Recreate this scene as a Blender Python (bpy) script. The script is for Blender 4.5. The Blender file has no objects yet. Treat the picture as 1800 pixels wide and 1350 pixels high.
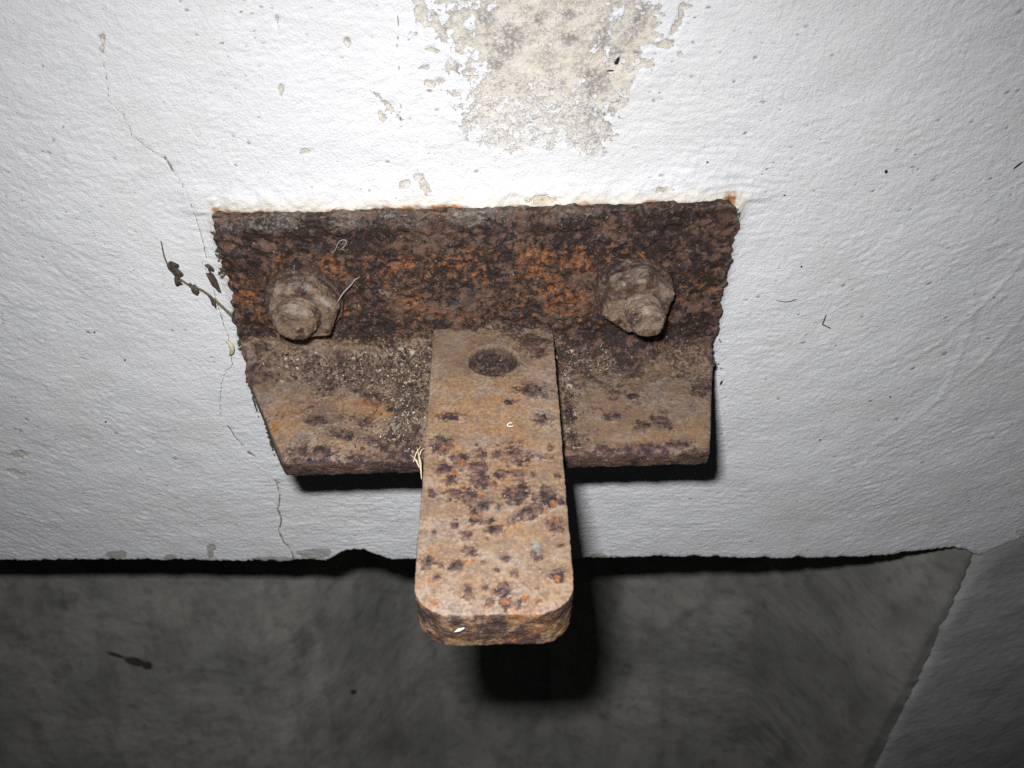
import bpy, math, random
import numpy as np
from mathutils import Vector, Matrix

# ------------------------------------------------------------------ camera, light, exposure
scene = bpy.context.scene
COL = scene.collection
F_PX = 1500.0                              # focal length for an 1800 px wide frame
PITCH, YAW = math.radians(43.6), math.radians(1.03)
CAM = np.array([0.0029, -0.2807, 0.2296])
FWD = np.array([math.sin(YAW)*math.cos(PITCH), math.cos(YAW)*math.cos(PITCH), -math.sin(PITCH)])
RIGHT = np.array([math.cos(YAW), -math.sin(YAW), 0.0])
UP = np.cross(RIGHT, FWD)

cam_data = bpy.data.cameras.new('camera')
cam = bpy.data.objects.new('camera', cam_data)
COL.objects.link(cam)
M = Matrix(((RIGHT[0], UP[0], -FWD[0], CAM[0]), (RIGHT[1], UP[1], -FWD[1], CAM[1]),
            (RIGHT[2], UP[2], -FWD[2], CAM[2]), (0, 0, 0, 1)))
cam.matrix_world = M
cam_data.sensor_width = 36.0
cam_data.lens = 36.0*F_PX/1800.0
cam_data.clip_start, cam_data.clip_end = 0.01, 50.0
cam_data.dof.use_dof = True
cam_data.dof.focus_distance = 0.345
cam_data.dof.aperture_fstop = 18.0
scene.camera = cam

world = bpy.data.worlds.new("World")
scene.world = world
world.use_nodes = True
world.node_tree.nodes['Background'].inputs['Color'].default_value = (0.95, 0.97, 1.0, 1)
world.node_tree.nodes['Background'].inputs['Strength'].default_value = 0.007

# the camera's own flash, up and to the left of the lens
FLASH_W = 1.27
fl = bpy.data.lights.new('flash', 'AREA')
fl.shape, fl.size, fl.size_y = 'RECTANGLE', 0.020, 0.011
fl.spread = math.radians(130)
fl.energy = FLASH_W
fl.color = (1.0, 0.985, 0.97)
flo = bpy.data.objects.new('flash', fl)
COL.objects.link(flo)
LP = CAM + RIGHT*(-0.021) + UP*0.031
Ml = M @ Matrix.Rotation(math.radians(-23), 4, 'X')   # the flash tube throws its beam a little below the lens axis
Ml.translation = Vector(LP)
flo.matrix_world = Ml

scene.view_settings.view_transform = 'Standard'
scene.view_settings.look = 'None'
scene.view_settings.exposure = 0.0
scene.view_settings.gamma = 1.0
scene.view_settings.use_curve_mapping = False
scene.render.engine = 'CYCLES'
scene.cycles.max_bounces = 4
scene.cycles.use_denoising = False      # keep the fine grain of plaster and rust

# ------------------------------------------------------------------ helpers
def ray(px, py):
    return FWD + RIGHT*((px-900.0)/F_PX) + UP*((675.0-py)/F_PX)
def on_y(px, py, y=0.0):
    d = ray(px, py); return CAM + d*((y-CAM[1])/d[1])
def on_z(px, py, z=0.0):
    d = ray(px, py); return CAM + d*((z-CAM[2])/d[2])

def _h(ix, iy, iz, seed):
    with np.errstate(over='ignore'):
        h = (ix.astype(np.uint32)*np.uint32(374761393) + iy.astype(np.uint32)*np.uint32(668265263)
             + iz.astype(np.uint32)*np.uint32(2147483647) + np.uint32((seed*1274126177) & 0xffffffff))
        h = (h ^ (h >> np.uint32(13)))*np.uint32(1274126177)
        h = (h ^ (h >> np.uint32(16)))*np.uint32(2246822519)
        h = h ^ (h >> np.uint32(15))
    return h
def gnoise(x, y, z, seed=0):
    """gradient noise, about -0.7..0.7"""
    xi, yi, zi = np.floor(x).astype(np.int64), np.floor(y).astype(np.int64), np.floor(z).astype(np.int64)
    xf, yf, zf = x-xi, y-yi, z-zi
    u, v, w = [t*t*t*(t*(t*6-15)+10) for t in (xf, yf, zf)]
    out = 0
    for dx in (0, 1):
        for dy in (0, 1):
            for dz in (0, 1):
                h = _h(xi+dx, yi+dy, zi+dz, seed)
                gx = (h & np.uint32(1023)).astype(np.float32)/511.5-1
                gy = ((h >> np.uint32(10)) & np.uint32(1023)).astype(np.float32)/511.5-1
                gz = ((h >> np.uint32(20)) & np.uint32(1023)).astype(np.float32)/511.5-1
                g = gx*(xf-dx)+gy*(yf-dy)+gz*(zf-dz)
                out = out + g*(u if dx else 1-u)*(v if dy else 1-v)*(w if dz else 1-w)
    return out
def fbm(P, size, octaves=3, seed=0, stretch=(1, 1, 1), gain=0.5):
    """fractal noise, size = feature size in metres"""
    x, y, z = P[:, 0]/size/stretch[0], P[:, 1]/size/stretch[1], P[:, 2]/size/stretch[2]
    s, a, t = 0, 1.0, 0
    for k in range(octaves):
        s = s + a*gnoise(x+17.3*k, y+5.1*k, z+9.7*k, seed+k*31); t += a
        x, y, z, a = x*2.03, y*2.03, z*2.03, a*gain
    return s/t*2.6
def sstep(a, b, x):
    t = np.clip((x-a)/(b-a), 0, 1); return t*t*(3-2*t)

def blob(A, B, unproj, ax, px, py, rx, ry=None, ang=0.0, warp=None):
    """1 at the centre of an elliptic mark, 0 at its rim, on a plane whose two axes are ax"""
    ry = ry or rx
    p0 = unproj(px, py)[list(ax)]
    jx = (unproj(px+1, py)[list(ax)]-p0); jy = (unproj(px, py+1)[list(ax)]-p0)
    Ji = np.linalg.inv(np.array([jx, jy]).T)
    da, db = A-p0[0], B-p0[1]
    u, v = Ji[0, 0]*da+Ji[0, 1]*db, Ji[1, 0]*da+Ji[1, 1]*db
    c, s = math.cos(math.radians(ang)), math.sin(math.radians(ang))
    uu, vv = (u*c+v*s)/rx, (-u*s+v*c)/ry
    r = np.sqrt(uu*uu+vv*vv)
    if warp is not None: r = r+warp
    return 1-r
def poly_dist(A, B, pts):
    d = np.full(A.shape, 1.0)
    for (a, b) in zip(pts[:-1], pts[1:]):
        a, b = np.array(a), np.array(b)
        ab = b-a; L = ab@ab+1e-12
        t = np.clip(((A-a[0])*ab[0]+(B-a[1])*ab[1])/L, 0, 1)
        d = np.minimum(d, np.hypot(A-a[0]-t*ab[0], B-a[1]-t*ab[1]))
    return d

def grid_mesh(name, P, nu, nv, mat, flip=False):
    """P: (nu*nv,3), row major nu rows of nv points"""
    i, j = np.meshgrid(np.arange(nu-1), np.arange(nv-1), indexing='ij')
    a = (i*nv+j).ravel(); q = np.stack([a, a+1, a+nv+1, a+nv], 1)
    if flip: q = q[:, ::-1]
    return raw_mesh(name, P, q, mat)
def raw_mesh(name, P, quads, mat):
    me = bpy.data.meshes.new(name)
    n, k = len(P), quads.shape[1]
    me.vertices.add(n); me.vertices.foreach_set('co', np.asarray(P, np.float32).ravel())
    me.loops.add(quads.size); me.loops.foreach_set('vertex_index', quads.astype(np.int32).ravel())
    me.polygons.add(len(quads))
    me.polygons.foreach_set('loop_start', np.arange(0, quads.size, k, dtype=np.int32))
    me.polygons.foreach_set('use_smooth', np.ones(len(quads), bool))
    me.update(calc_edges=True); me.validate()
    me.materials.append(mat)
    return me
def attr(me, name, v):
    a = me.attributes.new(name, 'FLOAT', 'POINT'); a.data.foreach_set('value', np.asarray(v, np.float32).ravel())
def link(name, me, parent=None):
    o = bpy.data.objects.new(name, me); COL.objects.link(o)
    if parent: o.parent = parent
    return o
def tag(o, label=None, cat=None, group=None, kind=None):
    for k, v in (('label', label), ('category', cat), ('group', group), ('kind', kind)):
        if v: o[k] = v
    return o

def solid(parts):
    """closed convex lumps, each (verts, faces), as one soup for voxel remeshing"""
    V, Fc = [], []
    for v, f in parts:
        o = len(V); V += [tuple(p) for p in v]; Fc += [[o+i for i in q] for q in f]
    return V, Fc
def hexa(v):   # 0-3 bottom loop, 4-7 top loop
    return v, [[3, 2, 1, 0], [4, 5, 6, 7], [0, 1, 5, 4], [1, 2, 6, 5], [2, 3, 7, 6], [3, 0, 4, 7]]
def prism(loop, vec):
    n = len(loop); v = [tuple(p) for p in loop]+[tuple(np.array(p)+vec) for p in loop]
    return v, [list(range(n))[::-1], list(range(n, 2*n))]+[[i, (i+1) % n, n+(i+1) % n, n+i] for i in range(n)]
def remeshed(name, parts, voxel):
    V, Fc = solid(parts)
    me = bpy.data.meshes.new(name+'_base'); me.from_pydata(V, [], Fc); me.update()
    import bmesh
    bm = bmesh.new(); bm.from_mesh(me); bmesh.ops.recalc_face_normals(bm, faces=bm.faces); bm.to_mesh(me); bm.free()
    o = bpy.data.objects.new(name+'_base', me); COL.objects.link(o)
    m = o.modifiers.new('r', 'REMESH'); m.mode = 'VOXEL'; m.voxel_size = voxel; m.use_smooth_shade = True
    dg = bpy.context.evaluated_depsgraph_get(); dg.update()
    out = bpy.data.meshes.new_from_object(o.evaluated_get(dg)); out.name = name
    bpy.data.objects.remove(o); bpy.data.meshes.remove(me)
    n = len(out.vertices)
    P = np.empty(n*3, np.float32); out.vertices.foreach_get('co', P)
    N = np.empty(n*3, np.float32); out.vertices.foreach_get('normal', N)
    out.materials.clear()
    return out, P.reshape(-1, 3).astype(np.float64), N.reshape(-1, 3).astype(np.float64)
def smooth_verts(me, P, it, lam=0.5):
    ne = len(me.edges); E = np.empty(ne*2, np.int32); me.edges.foreach_get('vertices', E); E = E.reshape(-1, 2)
    n = len(P); deg = np.bincount(E.ravel(), minlength=n)[:, None]
    for _ in range(it):
        S = np.zeros_like(P)
        for c in range(3):
            S[:, c] = np.bincount(E[:, 0], P[E[:, 1], c], n)+np.bincount(E[:, 1], P[E[:, 0], c], n)
        P = P+(S/np.maximum(deg, 1)-P)*lam
    return P
def set_co(me, P):
    me.vertices.foreach_set('co', P.astype(np.float32).ravel()); me.update()
    me.polygons.foreach_set('use_smooth', np.ones(len(me.polygons), bool))
def get_normals(me):
    N = np.empty(len(me.vertices)*3, np.float32); me.vertices.foreach_get('normal', N); return N.reshape(-1, 3).astype(np.float64)

# ------------------------------------------------------------------ node helper
class NT:
    def __init__(self, name):
        self.mat = bpy.data.materials.new(name); self.mat.use_nodes = True
        self.t = self.mat.node_tree; self.n = self.t.nodes
        self.bsdf = self.n['Principled BSDF']
        tc = self.n.new('ShaderNodeTexCoord'); self.co = tc.outputs['Object']
    def set(self, sock, v):
        if isinstance(v, bpy.types.NodeSocket): self.t.links.new(v, sock)
        elif isinstance(v, (tuple, list)) and len(v) == 3 and sock.type == 'RGBA': sock.default_value = (*v, 1)
        else: sock.default_value = v
    def attr(self, name):
        a = self.n.new('ShaderNodeAttribute'); a.attribute_name = name; return a.outputs['Fac']
    def noise(self, mm, detail=3, rough=0.5, stretch=(1, 1, 1), distort=0.0, off=0.0):
        mp = self.n.new('ShaderNodeMapping'); self.t.links.new(self.co, mp.inputs['Vector'])
        mp.inputs['Scale'].default_value = [1000.0/mm/s for s in stretch]
        mp.inputs['Location'].default_value = (off, off*1.7, off*0.6)
        nz = self.n.new('ShaderNodeTexNoise'); self.t.links.new(mp.outputs[0], nz.inputs['Vector'])
        nz.inputs['Scale'].default_value = 1.0; nz.inputs['Detail'].default_value = detail
        nz.inputs['Roughness'].default_value = rough; nz.inputs['Distortion'].default_value = distort
        return nz.outputs['Fac']
    def voro(self, mm, off=0.0, feature='F1'):
        mp = self.n.new('ShaderNodeMapping'); self.t.links.new(self.co, mp.inputs['Vector'])
        mp.inputs['Scale'].default_value = [1000.0/mm]*3; mp.inputs['Location'].default_value = (off,)*3
        v = self.n.new('ShaderNodeTexVoronoi'); v.feature = feature; v.inputs['Scale'].default_value = 1.0
        self.t.links.new(mp.outputs[0], v.inputs['Vector']); return v.outputs['Distance'], v.outputs['Color']
    def math(self, op, a, b=0.0, c=0.0):
        m = self.n.new('ShaderNodeMath'); m.operation = op
        for s, v in zip(m.inputs, (a, b, c)): self.set(s, v)
        return m.outputs[0]
    def step(self, a, b, x, lo=0.0, hi=1.0):
        m = self.n.new('ShaderNodeMapRange'); m.interpolation_type = 'SMOOTHSTEP'
        self.set(m.inputs['Value'], x)
        m.inputs['From Min'].default_value, m.inputs['From Max'].default_value = a, b
        m.inputs['To Min'].default_value, m.inputs['To Max'].default_value = lo, hi
        return m.outputs[0]
    def mix(self, f, a, b, mode='MIX'):
        m = self.n.new('ShaderNodeMix'); m.data_type = 'RGBA'; m.blend_type = mode
        self.set(m.inputs[0], f); self.set(m.inputs[6], a); self.set(m.inputs[7], b)
        return m.outputs[2]
    def ramp(self, f, stops):
        r = self.n.new('ShaderNodeValToRGB'); e = r.color_ramp.elements
        while len(e) < len(stops): e.new(0.5)
        for k, (p, c) in zip(e, stops): k.position = p; k.color = (*c, 1)
        self.set(r.inputs[0], f); return r.outputs[0]
    def bump(self, h, dist, strength=1.0, prev=None):
        b = self.n.new('ShaderNodeBump'); b.inputs['Strength'].default_value = strength
        b.inputs['Distance'].default_value = dist; self.set(b.inputs['Height'], h)
        if prev: self.t.links.new(prev, b.inputs['Normal'])
        return b.outputs[0]
    def out(self, color, rough=0.7, normal=None, spec=0.3):
        self.set(self.bsdf.inputs['Base Color'], color); self.set(self.bsdf.inputs['Roughness'], rough)
        self.set(self.bsdf.inputs['Specular IOR Level'], spec)
        if normal: self.t.links.new(normal, self.bsdf.inputs['Normal'])
        return self.mat

# ------------------------------------------------------------------ materials
def mat_wall():
    m = NT('whitewashed_plaster')
    n1 = m.noise(25, 4, 0.6); n2 = m.noise(1.6, 3, 0.6); n3 = m.noise(5, 4, 0.65, off=3.1)
    paint = m.mix(n1, (0.715, 0.735, 0.775), (0.79, 0.805, 0.83))
    paint = m.mix(m.step(0.5, 0.72, m.noise(40, 4, 0.6, off=61), 0.0, 0.35), paint, (0.66, 0.655, 0.63))
    paint = m.mix(m.step(0.54, 0.72, m.noise(9, 4, 0.65, stretch=(2, 1, 1), off=71), 0.0, 0.3), paint, (0.62, 0.635, 0.665))
    # concrete laid bare by flaking paint
    cn = m.ramp(m.noise(7, 5, 0.65, off=7.7), [(0.25, (0.36, 0.335, 0.30)), (0.42, (0.52, 0.475, 0.41)), (0.5, (0.62, 0.57, 0.49)), (0.58, (0.67, 0.63, 0.56)), (0.72, (0.64, 0.65, 0.65))])
    cn = m.mix(m.step(0.55, 0.75, n2), cn, (0.40, 0.37, 0.33))
    cn = m.mix(m.step(0.1, 0.75, m.math('ADD', m.attr('soot'), m.math('MULTIPLY', m.math('SUBTRACT', n3, 0.5), 1.6)), 0.0, 0.85), cn, (0.27, 0.25, 0.225))
    pe = m.math('ADD', m.attr('peel'), m.math('MULTIPLY', m.math('SUBTRACT', n3, 0.5), 1.3))
    pe = m.math('ADD', pe, m.math('MULTIPLY', m.math('SUBTRACT', n2, 0.5), 0.8))
    pm = m.step(-0.03, 0.03, pe)
    # scraps of paint still clinging inside the bare patch
    scrap = m.step(0.56, 0.60, m.math('ADD', m.noise(2.0, 4, 0.7, off=12.0), m.math('MULTIPLY', m.attr('scrap'), 0.115)))
    pm = m.math('MULTIPLY', pm, m.math('SUBTRACT', 1.0, m.math('MULTIPLY', scrap, 0.6)))
    cn = m.mix(m.step(0.42, 0.62, m.math('ADD', m.noise(1.1, 3, 0.7, off=81), m.math('MULTIPLY', m.attr('scrap'), 0.14)), 0.0, 0.75), cn, (0.70, 0.69, 0.66))
    c = m.mix(pm, paint, cn)
    # pinholes and dirt specks
    c = m.mix(m.step(0.22, 0.62, m.math('ADD', m.attr('speck'), m.math('MULTIPLY', m.math('SUBTRACT', n2, 0.5), 0.5)), 0.0, 0.9), c, m.mix(m.step(0.5, 0.9, m.attr('speck')), (0.40, 0.41, 0.45), (0.20, 0.19, 0.19)))
    c = m.mix(m.step(0.3, 0.6, m.attr('mark')), c, (0.018, 0.016, 0.016))
    # hairline cracks
    c = m.mix(m.step(0.35, 0.8, m.math('ADD', m.attr('crack'), m.math('MULTIPLY', m.math('SUBTRACT', n2, 0.55), 0.9)), 0.0, 0.9), c, (0.17, 0.155, 0.13))
    # grey chips along the broken bottom edge
    ch = m.step(0.45, 0.5, m.math('ADD', m.attr('chip'), m.math('MULTIPLY', m.math('SUBTRACT', n3, 0.5), 1.0)))
    c = m.mix(m.math('MULTIPLY', ch, 0.75), c, (0.33, 0.315, 0.29))
    # rust bleeding out of the iron
    st = m.math('ADD', m.attr('rust'), m.math('MULTIPLY', m.math('SUBTRACT', n3, 0.5), 0.5))
    c = m.mix(m.step(0.1, 0.9, st, 0.0, 0.36), c, (0.74, 0.62, 0.40), 'MIX')
    st2 = m.math('ADD', st, m.math('MULTIPLY', m.math('SUBTRACT', m.noise(14, 3, 0.6, off=33), 0.5), 2.2))
    c = m.mix(m.step(0.98, 1.4, st2), c, m.mix(n2, (0.16, 0.07, 0.03), (0.50, 0.22, 0.06)))
    c = m.mix(m.step(0.45, 0.8, m.math('ADD', m.attr('crust_and_shade'), m.math('MULTIPLY', m.math('SUBTRACT', n2, 0.52), 2.6))), c, (0.07, 0.065, 0.04))
    c = m.mix(m.step(0.5, 0.75, m.noise(60, 3, 0.5, off=21)), c, m.mix(0.06, c, (0.45, 0.40, 0.35)))
    h = m.math('ADD', m.math('MULTIPLY', m.noise(0.9, 3, 0.7, off=5), 1.7), m.math('MULTIPLY', pm, -1.2))
    b = m.bump(h, 0.00030, 1.0)
    return m.out(c, m.mix(pm, (0.55,)*3, (0.9,)*3), b, 0.35)

def mat_concrete(name, lo, hi, dark_patch, fine=0.00025):
    m = NT(name)
    n1 = m.noise(70, 5, 0.6); n2 = m.noise(14, 5, 0.65, off=4.0); n3 = m.noise(2.0, 3, 0.6)
    c = m.mix(m.step(0.3, 0.7, n1), lo, hi)
    c = m.mix(m.step(0.48, 0.7, n2, 0.0, 0.55), c, dark_patch)
    c = m.mix(m.step(0.45, 0.7, m.noise(26, 5, 0.6, stretch=(0.8, 2.5, 2.5), off=9), 0.0, 0.5), c, dark_patch)
    c = m.mix(m.step(0.5, 0.66, m.noise(1.2, 3, 0.7, off=19), 0.0, 0.3), c, dark_patch)
    c = m.mix(m.step(0.55, 0.75, n3, 0.0, 0.35), c, dark_patch)
    c = m.mix(m.step(0.2, 0.6, m.attr('mark'), 0.0, 0.9), c, (0.03, 0.028, 0.026))
    b = m.bump(m.math('ADD', n3, m.math('MULTIPLY', n2, 2.0)), fine*2, 0.9)
    return m.out(c, 0.9, b, 0.2)

def mat_rust():
    m = NT('rusted_iron')
    nA = m.noise(13, 5, 0.62, stretch=(1.6, 1, 1)); nB = m.noise(5, 5, 0.65, stretch=(1.2, 1, 1), off=3.0)
    nC = m.noise(1.3, 4, 0.65, off=8.0); nD = m.noise(2.9, 4, 0.62, off=14.0); nE = m.noise(7, 4, 0.6, off=22.0)
    nF = m.noise(3.0, 4, 0.62, stretch=(1.3, 1, 1), off=70.0)
    # thin even rust with a bloom of lime
    tan = m.ramp(nA, [(0.30, (0.105, 0.072, 0.055)), (0.41, (0.185, 0.124, 0.082)), (0.49, (0.228, 0.148, 0.084)), (0.57, (0.255, 0.196, 0.153)), (0.68, (0.155, 0.118, 0.097))])
    tan = m.mix(m.step(0.50, 0.66, nB, 0.0, 0.65), tan, (0.28, 0.223, 0.18))
    tan = m.mix(m.step(0.50, 0.64, nF, 0.0, 0.6), tan, (0.135, 0.088, 0.075))
    tan = m.mix(m.math('MULTIPLY', m.attr('ochre'), m.step(0.35, 0.62, nB)), tan, (0.268, 0.140, 0.050))
    tan = m.mix(m.step(0.47, 0.60, nC, 0.0, 0.5), tan, (0.09, 0.058, 0.047))
    tan = m.mix(m.step(0.44, 0.34, nC, 0.0, 0.35), tan, (0.36, 0.28, 0.215))
    tan = m.mix(m.math('MULTIPLY', m.attr('soil_and_shade'), m.step(0.36, 0.6, nD, 1.0, 0.6)), tan, (0.085, 0.058, 0.046))
    # purple-brown blisters on the thin rust
    blis = m.ramp(nD, [(0.37, (0.018, 0.012, 0.013)), (0.46, (0.045, 0.028, 0.027)), (0.55, (0.095, 0.055, 0.044)), (0.66, (0.17, 0.098, 0.066))])
    # thick crumbling scale: brown ground, black lumps, orange grains
    gr = m.ramp(nE, [(0.37, (0.030, 0.018, 0.015)), (0.46, (0.095, 0.048, 0.032)), (0.54, (0.13, 0.078, 0.058)), (0.64, (0.060, 0.044, 0.040))])
    og = m.math('ADD', m.attr('orange'), m.math('MULTIPLY', m.math('SUBTRACT', m.noise(2.4, 4, 0.6, off=44), 0.5), 2.4))
    oc = m.ramp(nC, [(0.36, (0.10, 0.042, 0.024)), (0.5, (0.20, 0.078, 0.033)), (0.64, (0.36, 0.145, 0.045))])
    dk = m.step(0.45, 0.53, m.math('ADD', m.math('ADD', m.math('MULTIPLY', nD, 0.7), m.math('MULTIPLY', nC, 0.3)), m.math('MULTIPLY', m.math('SUBTRACT', m.noise(15, 4, 0.6, off=90), 0.5), -0.55)))
    crust = m.mix(dk, gr, m.mix(nC, (0.008, 0.006, 0.006), (0.036, 0.022, 0.019)))
    crust = m.mix(m.step(0.55, 0.66, nF, 0.0, 0.5), crust, (0.125, 0.082, 0.064))
    blis = m.mix(m.attr('flaky'), blis, crust)
    sc = m.math('ADD', m.attr('scale'), m.math('MULTIPLY', m.math('SUBTRACT', nB, 0.5), 0.6))
    sc = m.math('ADD', sc, m.math('MULTIPLY', m.math('SUBTRACT', nC, 0.5), 1.1))
    c = m.mix(m.step(0.19, 0.56, sc), tan, blis)
    c = m.mix(m.step(0.36, 0.80, og, 0.0, 0.92), c, oc)
    # grey dust and lime, with painted light on the leg's top lip
    du = m.math('ADD', m.attr('dust_and_light'), m.math('MULTIPLY', m.math('SUBTRACT', nC, 0.5), 1.8))
    c = m.mix(m.step(0.25, 0.85, du, 0.0, 0.8), c, m.mix(m.step(0.4, 0.6, nD), (0.13, 0.11, 0.098), (0.29, 0.255, 0.225)))
    c = m.mix(m.step(0.3, 0.7, m.math('ADD', m.attr('paint'), m.math('MULTIPLY', m.math('SUBTRACT', nC, 0.5), 1.6)), 0.0, 0.85), c, (0.175, 0.178, 0.16))
    sp = m.noise(0.8, 2, 0.5, off=52)
    c = m.mix(m.step(0.70, 0.75, sp, 0.0, 0.75), c, (0.48, 0.43, 0.38))
    c = m.mix(m.step(0.31, 0.27, sp, 0.0, 0.7), c, (0.025, 0.018, 0.016))
    geo = m.n.new('ShaderNodeNewGeometry')
    c = m.mix(m.math('MULTIPLY', m.step(0.515, 0.58, geo.outputs['Pointiness']), m.step(0.35, 0.6, nD, 0.1, 0.5)), c, (0.26, 0.215, 0.18))   # convex edges paler, in patches
    h = m.math('ADD', m.math('MULTIPLY', nC, 0.8), m.math('MULTIPLY', nD, 1.0))
    h = m.math('MULTIPLY', h, m.math('ADD', 0.35, m.math('MULTIPLY', m.attr('scale'), 0.9)))
    b = m.bump(h, 0.0009, 0.9)
    b = m.bump(m.noise(0.5, 2, 0.6, off=60), 0.00012, 0.8, b)
    return m.out(c, m.step(0.3, 0.7, nC, 0.6, 0.9), b, 0.35)

def mat_plain(name, ca, cb, mm=1.0, rough=0.7, spec=0.3):
    m = NT(name)
    return m.out(m.mix(m.step(0.35, 0.65, m.noise(mm, 3, 0.6)), ca, cb), rough, m.bump(m.noise(mm*0.6, 2, 0.6, off=3), 0.0001, 0.6), spec)
def mat_crumbs():
    m = NT('loose_dirt')
    c = m.ramp(m.attr('tone'), [(0.0, (0.030, 0.022, 0.020)), (0.45, (0.085, 0.058, 0.045)), (0.7, (0.17, 0.125, 0.095)), (0.9, (0.33, 0.27, 0.20)), (1.0, (0.55, 0.49, 0.41))])
    return m.out(c, 0.9, m.bump(m.noise(0.4, 2, 0.6), 0.0001, 0.7), 0.2)

WALL, RUST, CRUMB = mat_wall(), mat_rust(), mat_crumbs()
CONC = mat_concrete('bare_concrete', (0.25, 0.25, 0.235), (0.36, 0.356, 0.335), (0.14, 0.138, 0.132), 0.00008)
RENDER = mat_concrete('grey_render', (0.43, 0.44, 0.445), (0.53, 0.54, 0.545), (0.30, 0.305, 0.305), 0.00015)

# ------------------------------------------------------------------ the whitewashed wall
rng = np.random.default_rng(7)
xd = np.arange(-0.300, 0.3001, 0.00055)
out = 0.30+np.cumsum(0.0008*1.16**np.arange(28))
xs = np.concatenate([-out[::-1], xd, out])
hd = np.arange(0, 0.318, 0.00055)
hs = np.concatenate([hd, hd[-1]+np.cumsum(0.0008*1.16**np.arange(28))])
EDGE_PX = [(-900, 985), (-300, 990), (0, 988), (120, 987), (250, 986), (380, 988), (490, 990), (545, 988), (572, 990), (590, 980), (612, 969), (640, 968), (662, 978), (690, 988),
           (730, 987), (860, 986), (1010, 986), (1040, 984), (1200, 983), (1330, 985), (1440, 985), (1520, 982), (1570, 979), (1600, 973), (1640, 969), (1680, 966), (1700, 971), (1718, 981), (1745, 968), (1800, 946), (1900, 925), (2600, 800)]
EDGE = np.array([on_y(*p)[[0, 2]] for p in EDGE_PX])
def zb(x): return np.interp(x, EDGE[:, 0], EDGE[:, 1])
ZM = -0.1765
zbx = zb(xs)
X3 = np.stack([xs, xs*0, xs*0], 1)
inside = 1-sstep(0.255, 0.275, xs)
zbx = zbx+inside*(0.0006*fbm(X3, 0.012, 3, 5)+0.0006*fbm(X3, 0.0032, 3, 9, gain=0.65)+0.0022*np.clip(fbm(X3, 0.009, 2, 10)-0.75, 0, 1))
H, XX = np.meshgrid(hs, xs, indexing='ij')
ZZ = ZM+H+(zbx[None, :]-ZM)*np.exp(-H/0.022)
P = np.stack([XX.ravel(), np.zeros(XX.size), ZZ.ravel()], 1)
A, B = P[:, 0], P[:, 2]
Q = np.stack([A, B, A*0+0.37], 1)
def rot(Q, d):
    c, s = math.cos(math.radians(d)), math.sin(math.radians(d))
    return np.stack([Q[:, 0]*c+Q[:, 1]*s, -Q[:, 0]*s+Q[:, 1]*c, Q[:, 2]], 1)
print('wall verts', len(P))
# brush strokes of thick whitewash: level in the middle, falling on the left, rising on the right
lo = fbm(Q, 0.09, 2, 3)
wl = sstep(-0.08, -0.20, A+0.05*lo); wr = sstep(0.09, 0.17, A+0.06*lo+0.15*np.clip(-B-0.05, -0.1, 0.15)); wc = np.clip(1-wl-wr, 0, 1)
st = wl*fbm(rot(Q, -38), 0.0019, 1, 11, (2.6, 1, 1))+wc*fbm(rot(Q, -3), 0.0019, 1, 12, (2.8, 1, 1))+wr*fbm(rot(Q, 36), 0.0021, 1, 13, (3.0, 1, 1))
st2 = wl*fbm(rot(Q, -32), 0.009, 2, 14, (3.0, 1, 1))+wc*fbm(rot(Q, -2), 0.008, 2, 15, (3.5, 1, 1))+wr*fbm(rot(Q, 40), 0.010, 2, 16, (4.0, 1, 1))
peel_n = fbm(rot(Q, 27), 0.0019, 1, 21)
# 1 mm = raised towards the viewer
patchy = 0.75+0.6*np.clip(fbm(Q, 0.045, 2, 23), -0.8, 0.8)
hgt = patchy*(0.00012*st+0.00013*st2)+0.00009*peel_n+0.0006*fbm(Q, 0.05, 2, 22)+0.00022*fbm(Q, 0.016, 2, 24)
# arcs of a wide brush on the right
for (cx, cy, r0, w) in ((1380, 420, 330, 6), (1330, 480, 420, 5), (1400, 640, 260, 5)):
    c0 = on_y(cx, cy)[[0, 2]]
    rr = np.hypot(A-c0[0], B-c0[1])-r0*0.00029+0.004*fbm(Q, 0.06, 2, cx)
    hgt += 0.00030*np.exp(-(rr/0.0015)**2)*sstep(0.02, 0.08, A-c0[0])*sstep(-0.08, -0.02, B-c0[1]+0.02)
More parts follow.
